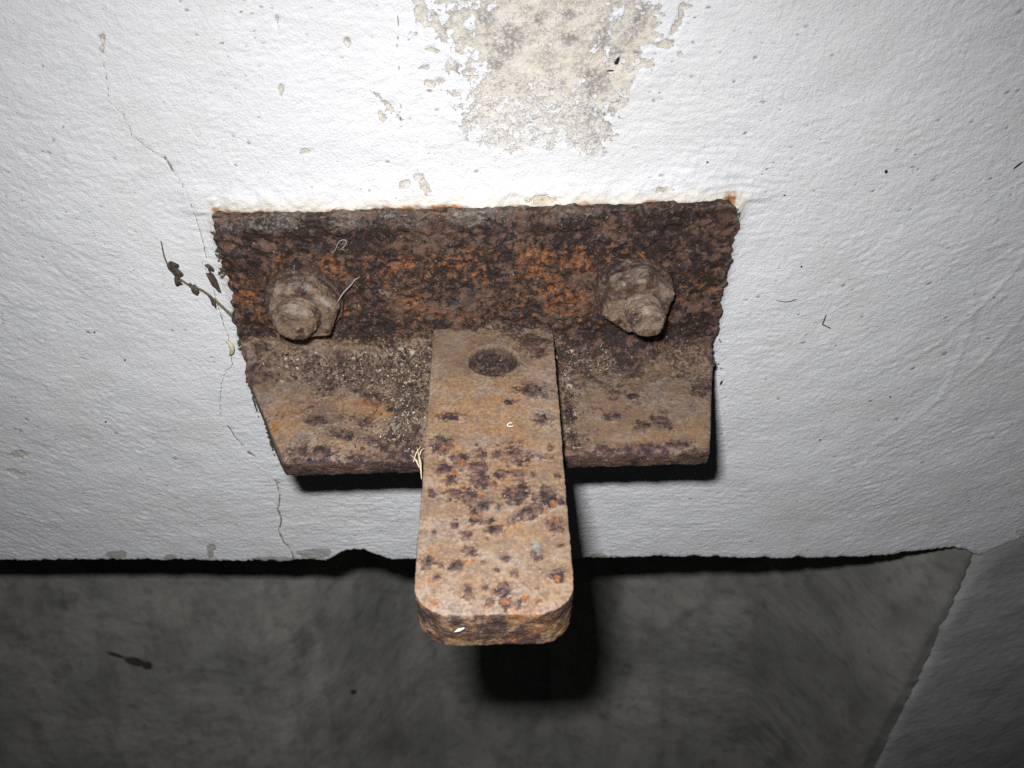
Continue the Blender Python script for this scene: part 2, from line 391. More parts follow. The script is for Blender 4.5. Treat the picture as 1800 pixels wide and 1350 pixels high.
# bare patch above the iron
wy = lambda px, py: on_y(px, py, 0.0)
def wblob(px, py, rx, ry=None, ang=0): return blob(A, B, wy, (0, 2), px, py, rx, ry, ang)
peel = np.full(len(P), -1.0); chipn = fbm(Q, 0.0028, 2, 39)
for b in ((950, -40, 178, 110), (948, 60, 150, 120), (935, 150, 118, 90), (930, 205, 125, 48), (1035, 235, 36, 38, 60), (900, 240, 60, 30), (1060, 150, 60, 40, -40), (1110, 60, 40, 75, 25)):
    peel = np.maximum(peel, 0.75*wblob(*b)-0.06)
for b in ((740, 18, 8, 26, -20), (765, 40, 9, 22, -15), (778, 62, 8, 16), (748, 118, 10, 5), (757, 88, 9, 5), (686, 192, 30, 6, 47), (672, 205, 8, 4, 50), (714, 324, 9, 7), (738, 312, 9, 7, -40), (746, 322, 5, 12, -20),
          (1190, 40, 7, 20, 20), (1178, 78, 10, 7), (1145, 62, 14, 9), (1160, 80, 16, 6, -15), (1098, 158, 8, 18, 25), (1090, 180, 10, 14, 30), (1080, 188, 8, 14, 30), (1117, 125, 26, 5, -35), (1205, 12, 8, 5), (1195, 95, 6, 5), (757, 148, 11, 5, 10), (776, 145, 8, 4), (727, 60, 7, 5), (800, 120, 9, 5),
          (955, 345, 22, 8), (1160, 330, 10, 4, -20), (495, 155, 3, 9), (180, 72, 3, 12), (487, 34, 3, 10), (610, 76, 5, 7), (32, 800, 12, 6), (1795, 940, 6, 7), (30, 832, 14, 7, 20), (538, 265, 9, 4)):
    peel = np.maximum(peel, 0.36*wblob(*b)+0.0+0.16*chipn)
peel = np.where(peel > -0.9, peel+0.17*fbm(Q, 0.007, 3, 41)+0.05*fbm(Q, 0.0025, 2, 42), -1)
soot = np.zeros(len(P))
for b in ((890, 90, 45, 38), (905, 70, 40, 30), (805, 125, 16, 15), (860, 30, 25, 25), (925, 15, 30, 12), (1000, 25, 20, 20), (1045, 145, 35, 35), (1060, 60, 26, 50, 25), (870, 112, 30, 20), (840, 210, 16, 10), (1040, 200, 30, 25), (1045, 245, 28, 28), (1000, 70, 26, 16), (950, 40, 18, 30), (1070, 205, 20, 26), (1120, 40, 20, 60, 25), (1085, 95, 25, 14)):
    soot = np.maximum(soot, wblob(*b)+0.42*fbm(Q, 0.006, 4, 43, gain=0.7))
soot = np.maximum(soot, sstep(-0.1, 0.1, -peel)*0)      # small chips keep the patch colour
scrap = np.clip(wblob(930, 235, 150, 80)+0.2, -0.2, 1)
# cracks
crack = np.zeros(len(P))
def crackline(pts, w, depth, dark=1.0):
    global crack, hgt
    pp = [wy(*p)[[0, 2]] for p in pts]
    box = (A > min(p[0] for p in pp)-.006) & (A < max(p[0] for p in pp)+.006) & (B > min(p[1] for p in pp)-.006) & (B < max(p[1] for p in pp)+.006)
    wob = 0.0004*fbm(Q[box], 0.004, 2, 51)
    d = poly_dist(A[box]+wob, B[box]-wob, pp)
    w_ = w*(0.8+0.7*np.clip(fbm(Q[box], 0.007, 3, 52)+0.1, -0.9, 1.4))
    v = dark*np.clip(1.25-d/np.maximum(w_, 1e-5), 0, 1)
    crack[box] = np.maximum(crack[box], v); hgt[box] -= depth*v
crackline([(180, 110), (193, 180), (215, 200), (233, 240), (262, 262), (290, 280), (301, 300), (318, 318), (330, 340), (345, 388), (357, 430), (363, 455)], 0.00040, 0.00016, 0.82)
crackline([(290, 276), (304, 302)], 0.0006, 0.0003)
crackline([(355, 462), (372, 500), (380, 528), (392, 565), (400, 590), (405, 610), (407, 640), (392, 660), (386, 700), (388, 735)], 0.00042, 0.00018, 0.85)
crackline([(400, 748), (410, 765), (428, 785)], 0.0006, 0.0003)
crackline([(438, 796), (449, 803)], 0.0009, 0.0003)
crackline([(484, 845), (492, 872), (488, 895), (494, 915), (489, 935), (497, 952), (512, 968), (518, 992)], 0.00062, 0.0004)
crackline([(700, 30), (698, 90), (703, 150), (706, 230)], 0.00022, 0.0001)
crackline([(1800, 948), (1760, 962), (1735, 972), (1708, 984)], 0.0007, 0.0004)
# pinholes and grime specks
speck = np.zeros((len(hs), len(xs))); x0i = np.searchsorted(xs, -0.3); step = 0.00055
ns = 10000
sx = rng.uniform(-0.295, 0.295, ns); shh = rng.uniform(0.0, 0.312, ns)
lowf = fbm(np.stack([sx, shh, sx*0], 1), 0.05, 2, 61)
keep = rng.uniform(0, 1, ns) < np.clip(0.5+1.0*lowf, 0.08, 1)
ang_ = np.radians(np.interp(sx, [-0.2, -0.08, 0.08, 0.2], [-45, -15, 10, 40]))
for x_, h_, k_, t_ in zip(sx, shh, keep, ang_):
    if not k_: continue
    r = min(0.0010, 0.00027+0.00016*rng.exponential(1.0)); a = rng.uniform(0.35, 0.8)+(0.4 if rng.uniform() < 0.07 else 0)
    ex = rng.uniform(1.0, 2.8); ca, sa = math.cos(t_), math.sin(t_)
    ci, cj = int(h_/step), x0i+int((x_+0.3)/step)
    for i in range(max(0, ci-3), min(len(hd), ci+4)):
        for j in range(cj-4, cj+5):
            d_x, d_h = xs[j]-x_, hs[i]-h_
            d = math.hypot((d_x*ca+d_h*sa)*0.8, (-d_x*sa+d_h*ca)*ex)/r
            if d < 1.6: speck[i, j] = max(speck[i, j], a*min(1, 1.6-d))
speck = speck.ravel(); hgt -= 0.0002*speck
mark = np.zeros(len(P))
for b in ((1558, 302, 5, 6), (1243, 284, 3, 4), (1790, 291, 20, 2.6, -38), (1409, 469, 3, 4), (1086, 108, 5, 12, 25), (1084, 112, 7, 6), (1073, 126, 13, 2.5, -6), (1747, 522, 7, 6), (1442, 774, 3, 3), (1565, 698, 2.5, 4), (1379, 343, 4, 3), (1268, 673, 3, 8, 30), (186, 741, 3, 3), (219, 634, 3, 3), (165, 586, 3, 3), (1505, 112, 4, 3), (1528, 89, 3, 5, 20), (1395, 145, 3, 4), (50, 731, 4, 3), (96, 708, 4, 3)):
    mark = np.maximum(mark, np.clip(wblob(*b)*1.2, 0, 1)*(0.55 if b[0] in (1747, 1505, 1528, 1395, 50, 96) else 1))
chip = np.zeros(len(P))
he = H.ravel()
chip = np.exp(-he/0.0035)*(0.25+0.55*fbm(np.stack([A, A*0, A*0], 1), 0.02, 2, 71)+0.0)
for b in ((550, 975, 28, 9), (560, 972, 24, 7), (372, 962, 9, 7), (370, 972, 6, 9), (205, 975, 20, 8), (1050, 978, 18, 6), (480, 984, 40, 6), (300, 980, 12, 7)):
    chip = np.maximum(chip, wblob(*b)+0.45)
# outline of the iron's upright leg in the wall plane
LEG_L, LEG_R, LEG_T = on_y(381, 400, -.006)[0], on_y(1288, 390, -.006)[0], 0.0565
dx = np.maximum(LEG_L-A, A-LEG_R); dz = B-(LEG_T+0.0175*A); db = -0.026-B
sd = np.maximum(np.maximum(dx, dz), db)               # >0 outside the leg
nn = fbm(Q, 0.006, 3, 81)
side_gap = np.where(dz > -0.003, 1, 0)
rust = np.clip(1.15-np.maximum(sd, 0)/(0.0065+0.004*nn), 0, 1.3)*sstep(-0.01, 0.02, B-0.01)
rust = np.maximum(rust, 0.8*np.clip(1-np.maximum(sd, 0)/0.003, 0, 1))*np.where(B > -0.03, 1, 0)
for b in ((740, 357, 14, 6), (985, 350, 16, 6), (1068, 349, 8, 6), (420, 370, 26, 5), (1242, 590, 5, 22), (370, 352, 45, 30)):
    rust = np.maximum(rust, np.clip(wblob(*b), 0, 1)*(1.2 if b[3] < 25 else 0.55))
crust_and_shade = np.zeros(len(P))  # dark crust bits, plus thin shadows beside the flange painted on the wall
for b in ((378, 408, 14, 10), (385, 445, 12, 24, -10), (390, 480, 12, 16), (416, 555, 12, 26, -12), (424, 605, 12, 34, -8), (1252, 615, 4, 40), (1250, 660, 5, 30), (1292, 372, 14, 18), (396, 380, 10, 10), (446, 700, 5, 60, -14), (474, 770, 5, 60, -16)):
    crust_and_shade = np.maximum(crust_and_shade, np.clip(1.3*wblob(*b), 0, 1))
# plaster lapping on to the sides of the leg
lap = np.exp(-(np.maximum(dx, 0)/0.004)**2)*sstep(-0.0025, 0.0, dx+0.0016*nn)*(B < LEG_T+0.004)*(B > -0.02)

lapt = np.exp(-(np.maximum(dz, 0)/0.010)**2)*np.exp(-(np.maximum(dx, 0)/0.010)**2)*sstep(-0.003, 0, dz)
hgt = hgt+np.maximum(lap*(0.0030+0.0012*nn), lapt*(0.0020+0.0008*nn))*(1-0.55*np.exp(-(np.minimum(np.abs(A-LEG_L), np.abs(A-LEG_R))/0.006)**2)*sstep(-0.006, 0.0, dz))
hgt = hgt-0.0004*sstep(-0.05, 0.05, peel+0.25*fbm(Q, 0.004, 2, 77))
hgt = hgt-0.0022*np.exp(-he/0.0012)-0.0030*np.exp(-he/0.0022)*np.clip(fbm(np.stack([A, B*0.3, A*0], 1), 0.006, 3, 95), 0, 1)                  # worn lower arris
P[:, 1] = -hgt
# the underside of the wall, running back over the recess
back = np.array([0.0035, 0.006, 0.012, 0.025, 0.05, 0.1, 0.2, 0.45, 0.8])
base = P[:len(xs)]
rows = []
for yb in back[::-1]:
    r_ = base.copy(); r_[:, 1] = yb; r_[:, 2] = base[:, 2]+0.0006+0.002*fbm(np.stack([xs, xs*0+yb*3, xs*0], 1), 0.015, 2, 91); rows.append(r_)
P = np.concatenate(rows+[P]); k = len(back)*len(xs)
pad = lambda v, c=0.0: np.concatenate([np.full(k, c), v])
me = grid_mesh('wall', P, len(hs)+len(back), len(xs), WALL)
for nme, v, c in (('peel', peel, -1), ('soot', soot, 0), ('scrap', scrap, 0), ('crack', crack, 0), ('speck', speck, 0), ('mark', mark, 0), ('chip', chip, 1.0), ('rust', rust, 0), ('crust_and_shade', crust_and_shade, 0)):
    attr(me, nme, pad(v, c))
wall = tag(link('wall', me), 'white painted plaster wall with flaking paint and hairline cracks behind the rusty bracket', 'wall')

# ------------------------------------------------------------------ the recess below and the grey rendered side
JE = np.array([on_y(*p)[[0, 2]] for p in ((1716, 978), (1690, 1040), (1668, 1090), (1640, 1150), (1600, 1230), (1555, 1320), (1500, 1440))])
JE = np.concatenate([JE, [[0.40, -1.3]]]) if JE[-1, 0] < 0.40 else np.concatenate([JE, [[JE[-1, 0]+0.05, -1.3]]])
def jx(z): return np.interp(-z, -JE[:, 1], JE[:, 0])
zs = np.concatenate([np.arange(-0.150, -0.62, -0.0018), np.linspace(-0.625, -1.3, 20)])
xs2 = np.concatenate([np.linspace(-0.8, -0.43, 14), np.arange(-0.42, 0.46, 0.0018), [0.5]])
Zg, Xg = np.meshgrid(zs, xs2, indexing='ij')
A2, B2 = Xg.ravel(), Zg.ravel(); Q2 = np.stack([A2, B2, A2*0], 1)
DX = np.array([-0.8, -0.28, -0.20, -0.16, -0.10, -0.06, 0.05, 0.09, 0.15, 0.19, 0.22, 0.250, 0.266, 0.2715, 0.282, 0.5])
DD = np.array([0.175, 0.175, 0.18, 0.20, 0.265, 0.29, 0.29, 0.26, 0.19, 0.15, 0.09, 0.024, 0.005, 0.004, 0.06, 0.12])
low = np.clip(-0.178-B2, 0, 1)
d = np.interp(A2-(jx(B2)-0.270)*sstep(0.05, 0.25, A2), DX, DD)
xk = A2-(jx(B2)-0.270)*sstep(0.05, 0.25, A2)
d = np.maximum(d-np.interp(xk, [-1, 0.10, 0.25, 1], [0.34, 0.34, 0.03, 0.0])*low, 0.004+0*d)
d = d+np.minimum(1, d/0.06)*(0.0025*fbm(Q2, 0.06, 2, 101)+0.0006*fbm(Q2, 0.012, 3, 102)+0.0003*fbm(Q2, 0.004, 2, 103))
P2 = np.stack([A2, d, B2], 1)
me = grid_mesh('concrete_wall', P2, len(zs), len(xs2), CONC, flip=True)
mk = np.zeros(len(A2))
dv = P2-CAM
zz = np.maximum(dv@FWD, 0.05); U2, V2 = 900+F_PX*(dv@RIGHT)/zz, 675-F_PX*(dv@UP)/zz      # where the stains and the painted shade sit on this surface
def dark_patch(px, py, rx, ry=None, ang=0.0):
    ry = ry or rx; c, s_ = math.cos(math.radians(ang)), math.sin(math.radians(ang))
    u, v = U2-px, V2-py
    return 1-np.hypot((u*c+v*s_)/rx, (-u*s_+v*c)/ry)
wv = 0.25*fbm(P2, 0.012, 3, 104)
for b in ((238, 1163, 36, 11, 14), (205, 1152, 30, 5, 18), (258, 1170, 14, 11), (622, 1216, 9, 6)): mk = np.maximum(mk, 1.2*dark_patch(*b)+wv)
for b in ((1305, 1078, 36, 10, 0), (1340, 1030, 24, 8), (1300, 1290, 130, 40, -8), (530, 1150, 40, 150, 0), (545, 1290, 40, 60), (668, 1052, 30, 12, -25), (690, 1040, 90, 10), (1480, 1095, 8, 36, 0), (1440, 1220, 14, 60, 8), (1620, 1150, 30, 130, 22), (1255, 1135, 10, 20, -20), (100, 1060, 40, 20), (60, 1250, 60, 12), (380, 1290, 90, 16), (380, 1180, 70, 10, 4), (930, 1300, 120, 20)):
    mk = np.maximum(mk, np.clip(0.36*dark_patch(*b)+0.5*wv+0.06, 0, 0.34)*(dark_patch(*b) > -0.4))  # tall left column: shade of a turned face put into the colour
attr(me, 'mark', np.clip(mk, 0, 1))
tag(link('concrete_wall', me), 'dark bare concrete wall set back in the recess under the white wall', 'wall')

us = np.concatenate([np.arange(0, 0.15, 0.0012), np.linspace(0.152, 0.6, 12)])
vs = np.concatenate([np.arange(0, 0.40, 0.0012), np.linspace(0.41, 1.1, 14)])
Vg, Ug = np.meshgrid(vs, us, indexing='ij')
x3 = JE[0, 0]+Ug
ztop = zb(np.minimum(x3, 0.62))+0.0015
z3 = ztop-Vg
xe = jx(z3)+np.exp(-Ug/0.004)*0.0026*fbm(np.stack([x3.ravel()*2, z3.ravel(), z3.ravel()*0+.31], 1), 0.030, 5, 111, gain=0.6).reshape(Vg.shape)
x3 = xe+Ug
Q3 = np.stack([x3.ravel(), z3.ravel(), x3.ravel()*0+.2], 1)
y3 = 0.0012+0.10*np.clip(Ug.ravel(), 0, 1)*sstep(0, 0.05, Vg.ravel())+0.00010*fbm(rot(Q3, 35), 0.007, 3, 112, (2, 1, 1))+0.00024*fbm(Q3, 0.0045, 4, 113, gain=0.6)+0.0006*fbm(Q3, 0.05, 2, 114)
y3 = y3+0.0045*np.exp(-Ug.ravel()/0.0030)+0.0010*np.exp(-Ug.ravel()/0.0016)*np.clip(0.4+1.2*fbm(np.stack([Ug.ravel()*0, Vg.ravel(), Ug.ravel()*0], 1), 0.05, 2, 116), 0, 1.5)
P3 = np.stack([x3.ravel(), y3, z3.ravel()], 1)
nu, nv = Vg.shape
P3 = P3.reshape(nu, nv, 3)
sideb = []
for yb in (0.5, 0.25, 0.12, 0.06, 0.03, 0.015, 0.008):
    s_ = P3[:, 0].copy(); s_[:, 1] = yb; s_[:, 0] += 0.0006+0.002*yb; sideb.append(s_[:, None, :])
P3 = np.concatenate(sideb+[P3], 1)
me = grid_mesh('rendered_wall', P3.reshape(-1, 3), nu, nv+7, RENDER, flip=True)
mk = np.zeros(P3.shape[:2]).ravel()
attr(me, 'mark', mk)
tag(link('rendered_wall', me), 'grey rendered wall face beside the recess, right below the crease of the white wall', 'wall')

# ------------------------------------------------------------------ the bracket
bracket = bpy.data.objects.new('wall_bracket', None); COL.objects.link(bracket)
bracket.empty_display_size = 0.02
tag(bracket, 'rusted iron angle bracket bolted to the white wall with a flat tab jutting out', 'bracket')

YF, YB, ZF, TF, YE = -0.006, 0.003, -0.017, 0.010, -0.063   # face, back, flange top, thickness, flange toe
def tilt(x): return 0.0175*x
xl_leg, xr_leg = LEG_L, LEG_R
xl_fold, xr_fold = on_z(434, 640, ZF)[0]-0.001, on_z(1249, 640, ZF)[0]+0.001
xl_toe, xr_toe = on_z(497, 814, ZF)[0], on_z(1248, 797, ZF)[0]
def hex_leg():
    z0, z1 = ZF-TF, LEG_T
    v = [(xl_fold, YB, z0), (xr_fold, YB, z0), (xr_fold, YF, z0), (xl_fold, YF, z0), (xl_leg, YB, z1), (xr_leg, YB, z1), (xr_leg, YF, z1), (xl_leg, YF, z1)]
    return hexa([(x, y, z+tilt(x)) for x, y, z in v])
def hex_flange():
    v = [(xl_toe-.0015, YE+0.001, ZF-TF), (xr_toe+.0010, YE+0.002, ZF-TF), (xr_fold, YF-0.003, ZF-TF), (xl_fold, YF-0.003, ZF-TF), (xl_toe, YE, ZF), (xr_toe, YE+0.001, ZF), (xr_fold, YF-0.003, ZF), (xl_fold, YF-0.003, ZF)]
    return hexa([(x, y, z+tilt(x)) for x, y, z in v])
def hex_root():
    y1 = YF-0.004
    v = [(xl_fold, y1, ZF-TF), (xr_fold, y1, ZF-TF), (xr_fold, YB, ZF-TF), (xl_fold, YB, ZF-TF), (xl_fold, y1, ZF), (xr_fold, y1, ZF), (xr_fold, YB, ZF), (xl_fold, YB, ZF)]
    return hexa([(x, y, z+tilt(x)) for x, y, z in v])
parts = [hex_leg(), hex_root(), hex_flange()]
R = 0.013
arc = [(YF-R+R*math.cos(math.radians(90*(i)/6)), ZF+R-R*math.sin(math.radians(90*i/6))) for i in range(7)]
for (a, b) in zip(arc[:-1], arc[1:]):
    tri = [(YF+0.0015, ZF-0.0015), a, b]
    v = [(xl_fold+0.002, y, z+tilt(xl_fold)) for y, z in tri]
    parts.append(prism(v, np.array([xr_fold-xl_fold-0.004, 0, tilt(xr_fold-xl_fold)])))
me, P, N = remeshed('angle_iron', parts, 0.00055)
P = smooth_verts(me, P, 6)
Ps = smooth_verts(me, P, 40)
w_ = sstep(YE+0.010, YE+0.004, P[:, 1])[:, None]; P = P*(1-w_)+Ps*w_
set_co(me, P); N = get_normals(me)
print('angle verts', len(P))
zt = P[:, 2]-tilt(P[:, 0])
# 1 on the upright leg, 0 on the flange
leg = sstep(-0.0165, 0.002, zt+0.006*fbm(P, 0.016, 3, 201)+0.009*sstep(0.0, 0.03, P[:, 0])+0.007*np.exp(-((P[:, 0]+0.040)/0.016)**2))*sstep(-0.028, -0.017, P[:, 1])
toe = sstep(YE+0.0065, YE+0.001, P[:, 1]+0.0035*fbm(P, 0.011, 3, 202))
big = fbm(P, 0.014, 3, 203); mid = fbm(P, 0.0045, 3, 204); fin = fbm(P, 0.0018, 2, 205)
pitn = fbm(P, 0.0032, 2, 206)
pits = sstep(0.22, 0.55, pitn)
disp = leg*(0.0007*big+0.0007*mid+0.00032*fin-0.0005*pits)+(1-leg)*(0.0002*big+0.00009*mid+0.00004*fin)+toe*(0.0003*mid+0.0002*fin)
# knobbly, eaten edges
edge_side = np.maximum(sstep(0.003, 0.0, P[:, 0]-np.interp(P[:, 0], [-1, 1], [LEG_L, LEG_L])), sstep(0.003, 0.0, LEG_R-P[:, 0]))*leg
disp = disp+edge_side*(0.0022*fbm(P, 0.008, 3, 207))
# a shallow rolled groove under the top lip
disp = disp-0.0006*leg*np.exp(-((zt-0.046+0.001*big)/0.0025)**2)*(N[:, 1] < -0.6)
ragL = sstep(0.006, 0.0, P[:, 0]-(LEG_L+(xl_fold-LEG_L)*np.clip((0.05-zt)/0.075, 0, 1)))*(P[:, 1] > -0.03); ragR = sstep(0.006, 0.0, (LEG_R+(xr_fold-LEG_R)*np.clip((0.05-zt)/0.075, 0, 1))-P[:, 0])*(P[:, 1] > -0.03)
legz = sstep(-0.022, -0.012, zt)
rg = 0.0009+0.0011*fbm(P, 0.009, 2, 221)+0.0007*fbm(P, 0.0032, 2, 222)
P[:, 0] += -ragL*legz*(rg+0.0012*np.exp(-((zt-0.045)/0.005)**2))+ragR*legz*(rg+0.0024*np.exp(-((zt-0.046)/0.006)**2)-0.0014*np.exp(-((zt-0.056)/0.003)**2))
P[:, 2] += sstep(LEG_T-0.004, LEG_T, zt)*(0.0006*fbm(P, 0.008, 3, 223))
fx = lambda px, py: on_z(px, py, ZF)
lx = lambda px, py: on_y(px, py, YF)
fa, fb = P[:, 0], P[:, 1]
def fblob(*b): return blob(fa, fb, fx, (0, 1), *b)
def lblob(*b): return blob(P[:, 0], P[:, 2], lx, (0, 2), *b)
upface = sstep(0.3, 0.7, N[:, 2])*(1-leg)
wv = 0.35*fbm(P, 0.004, 3, 210)
scale = leg*(0.92+0.25*big)
lowleg = leg*sstep(0.012, -0.006, zt)                  # smoother brown foot of the leg
scale = scale-lowleg*0.34*sstep(-0.02, 0.02, 0.02-P[:, 0])-lowleg*0.12
scale = np.maximum(scale, toe*(0.75+0.3*mid))
fold = (1-leg)*np.exp(-np.maximum(-0.010-P[:, 1], 0)/0.010)*sstep(-0.04, -0.012, P[:, 1])*(P[:, 2] < -0.004)
scale = np.maximum(scale, fold*np.clip(0.50+0.55*fbm(P, 0.009, 3, 241)+0.25*sstep(-0.07, 0.0, P[:, 0]), 0, 0.9))
scale = np.maximum(scale, sstep(ZF-0.002, ZF-0.006, zt)*0.85)
for b in ((555, 735, 26, 11), (567, 790, 28, 15), (600, 760, 30, 14, 10), (530, 820, 24, 16), (650, 772, 18, 9), (600, 822, 70, 14), (620, 650, 60, 20, -8), (690, 640, 60, 34), (715, 690, 34, 50), (690, 780, 40, 26), (470, 660, 14, 8), (720, 790, 30, 40), (660, 700, 26, 14),
          (1192, 629, 34, 15, -8), (1060, 622, 110, 24), (1020, 650, 40, 26), (1150, 640, 60, 14), (1005, 790, 14, 60), (1062, 795, 30, 14), (1130, 752, 26, 13), (1160, 745, 30, 14, 20), (1075, 735, 22, 9), (1190, 785, 32, 10), (1130, 790, 60, 10), (1000, 720, 12, 50), (1180, 805, 60, 9), (1110, 700, 16, 6)):
    scale = np.maximum(scale, upface*np.clip(0.8*fblob(*b)+0.2+0.6*wv, 0, 0.85))
soil_and_shade = (1-leg)*sstep(-0.034, -0.018, fb+0.006*fbm(P, 0.015, 2, 211))*sstep(-0.03, 0.02, fa)*0.75
soil_and_shade = np.maximum(soil_and_shade, (1-leg)*sstep(-0.01, 0.035, fa)*0.42)
for b in ((690, 645, 70, 44), (720, 700, 44, 80), (590, 650, 110, 22), (715, 770, 40, 50)): soil_and_shade = np.maximum(soil_and_shade, (1-leg)*np.clip(1.6*fblob(*b)+0.5*wv, 0, 0.95))
soil_and_shade = np.maximum(soil_and_shade, (1-leg)*sstep(-0.030, -0.015, fb+0.004*fbm(P, 0.012, 3, 231))*0.48)
scale = np.maximum(scale, upface*np.clip(0.20+0.52*fbm(P, 0.011, 3, 232, (1.6, 1, 1))-0.1*sstep(-0.03, -0.05, fb), 0, 0.7))
orange = leg*(0.31+0.28*fbm(P, 0.016, 3, 212))*sstep(0.046, 0.036, zt)*sstep(-0.010, 0.010, zt)
for b in ((700, 440, 330, 70), (950, 480, 170, 70), (430, 480, 50, 80), (1120, 420, 60, 40)): orange = orange+leg*0.15*np.clip(lblob(*b), 0, 1)
orange = orange-leg*0.5*sstep(0.040, 0.048, zt)-leg*0.25*np.clip(lblob(1230, 450, 60, 110), 0, 1)
for b in ((1018, 562, 9, 8), (1063, 400, 9, 8), (1010, 445, 9, 6), (1078, 432, 6, 8), (1023, 640, 9, 8)): orange = np.maximum(orange, np.clip(1.1*lblob(*b)+0.4*wv, -1, 1)*(leg > 0.05)-5*(leg <= 0.05))
for b in ((1079, 818, 9, 11),): orange = np.maximum(orange, np.clip(1.2*lblob(*b), 0, 0)); 
toeo = blob(fa, P[:, 2], lambda px, py: on_y(px, py, YE), (0, 2), 1079, 814, 10, 12)
orange = np.where(P[:, 1] < YE+0.006, np.maximum(orange, np.clip(1.2*toeo+0.4*wv, -1, 1)), orange)
orange = np.where(leg < 0.5, np.minimum(orange, orange-0.42*(1-2*leg)), orange)
for b in ((650, 738, 22, 6, -8), (640, 722, 16, 5), (655, 745, 10, 4), (640, 705, 60, 14), (1180, 705, 14, 7)): orange = np.maximum(orange, upface*np.clip(0.75*fblob(*b)+wv, 0, 0.8))
ochre = upface*np.clip(0.15+0.6*fbm(P, 0.014, 3, 233, (1.5, 1, 1))+0.9*np.maximum(np.maximum(fblob(475, 750, 40, 70, 20), fblob(1150, 770, 120, 50)), fblob(640, 715, 90, 30)), 0, 1)
dust_and_light = leg*0.55*sstep(0.048, 0.053, zt)*(0.8+0.6*big)*sstep(0.09, 0.0, P[:, 0])  # paler top lip: light on the upturned edge put into the colour
dust_and_light = np.maximum(dust_and_light, leg*np.clip(0.5*lblob(680, 515, 50, 30)+0.3*wv, 0, 0.5))
dust_and_light = np.maximum(dust_and_light, leg*np.clip(0.4*lblob(900, 405, 90, 18)+0.4*wv, 0, 0.5))
dust_and_light = np.maximum(dust_and_light, upface*np.clip(0.6*fblob(1090, 770, 40, 22)+wv, 0, 0.6))
paint = upface*np.clip(1.0*fblob(694, 748, 22, 12, -35)+0.5*wv, 0, 1)
P = P+N*disp[:, None]
set_co(me, P)
me.materials.append(RUST)
for nme, v in (('scale', scale), ('orange', orange), ('ochre', ochre), ('dust_and_light', dust_and_light), ('soil_and_shade', soil_and_shade), ('paint', paint), ('flaky', np.clip(leg*1.2+0.6*sstep(0.5, 0.2, N[:, 2])*(1-leg), 0, 1))): attr(me, nme, v)
angle = link('angle_iron', me, bracket)

# flat tab welded on top of the flange
TH, LEN, HW, RC = 0.0188, 0.1412, 0.025, 0.0125
plan = [(-HW, YF+0.001), (HW, YF+0.001)]
plan = [(HW, YF+0.001)]
for i in range(9):
    a = math.radians(90*i/8); plan.append((HW-RC+RC*math.cos(a), -(LEN-RC*0.85)-RC*0.85*math.sin(a)))
for i in range(9):
    a = math.radians(90*i/8); plan.append((-HW+RC-RC*math.sin(a), -(LEN-RC*0.85)-RC*0.85*math.cos(a)))
plan.append((-HW, YF+0.001))
me, P, N = remeshed('support_tab', [prism([(x, y, -TH) for x, y in plan], np.array([0, 0, TH]))], 0.00055)
P = smooth_verts(me, P, 5)
set_co(me, P); N = get_normals(me)
print('tab verts', len(P))
ta, tb = P[:, 0], P[:, 1]
tz = lambda px, py: on_z(px, py, 0.0)
wv = 0.40*fbm(P, 0.0042, 4, 301, gain=0.62)
big = fbm(P, 0.014, 2, 302); mid = fbm(P, 0.004, 3, 303); fin = fbm(P, 0.0016, 2, 304)
top = sstep(0.5, 0.85, N[:, 2]); endf = sstep(0.35, 0.6, -N[:, 1]); side = (1-top)*(1-endf)
def tblob(*b): return blob(ta, tb, tz, (0, 1), *b)
scale = np.zeros(len(P)); bumpy = np.zeros(len(P))
spk = 0.30*fbm(P, 0.0014, 2, 309); halo = np.zeros(len(P))
SPOTS = ((846, 846, 22, 14, 15), (905, 868, 24, 10), (935, 905, 26, 9, -25), (800, 870, 14, 9), (955, 860, 10, 8), (872, 800, 8, 6), (940, 688, 34, 11, 10), (895, 707, 10, 5), (793, 733, 24, 6), (953, 738, 16, 10), (777, 783, 17, 15), (807, 808, 20, 11), (779, 824, 15, 13), (838, 826, 19, 18), (850, 843, 16, 10), (847, 801, 12, 9),
         (909, 800, 22, 18), (793, 844, 11, 10), (951, 803, 13, 4), (968, 806, 4, 4), (978, 839, 7, 5), (878, 836, 13, 6), (905, 832, 20, 5), (831, 874, 20, 17), (845, 888, 14, 10), (964, 874, 19, 17), (914, 856, 14, 12), (906, 880, 14, 9),
         (922, 903, 28, 9, -28), (940, 893, 16, 10), (835, 908, 13, 13), (870, 930, 18, 8), (862, 915, 8, 6), (878, 892, 6, 5), (864, 886, 4, 4), (974, 923, 15, 12), (818, 940, 9, 7), (828, 968, 12, 10), (750, 992, 14, 12), (802, 996, 11, 9),
         (775, 996, 6, 5), (766, 1019, 8, 7), (981, 1013, 13, 11), (903, 1011, 8, 6), (889, 983, 9, 7), (882, 1039, 13, 16), (853, 1035, 7, 5), (824, 1043, 8, 15), (910, 1066, 12, 10), (890, 1062, 10, 10), (860, 1062, 9, 8), (795, 1000, 7, 6), (760, 870, 6, 5), (985, 960, 6, 5), (945, 1058, 6, 4), (800, 925, 6, 5), (985, 880, 8, 7), (850, 990, 6, 4))
r0_ = np.random.default_rng(33)
EXTRA = tuple((x_, y_, r_, r_*0.8) for x_, y_, r_ in zip(r0_.uniform(752, 990, 40), 750+300*r0_.beta(1.8, 2.6, 40), 2.0+4.0*r0_.exponential(0.6, 40)))
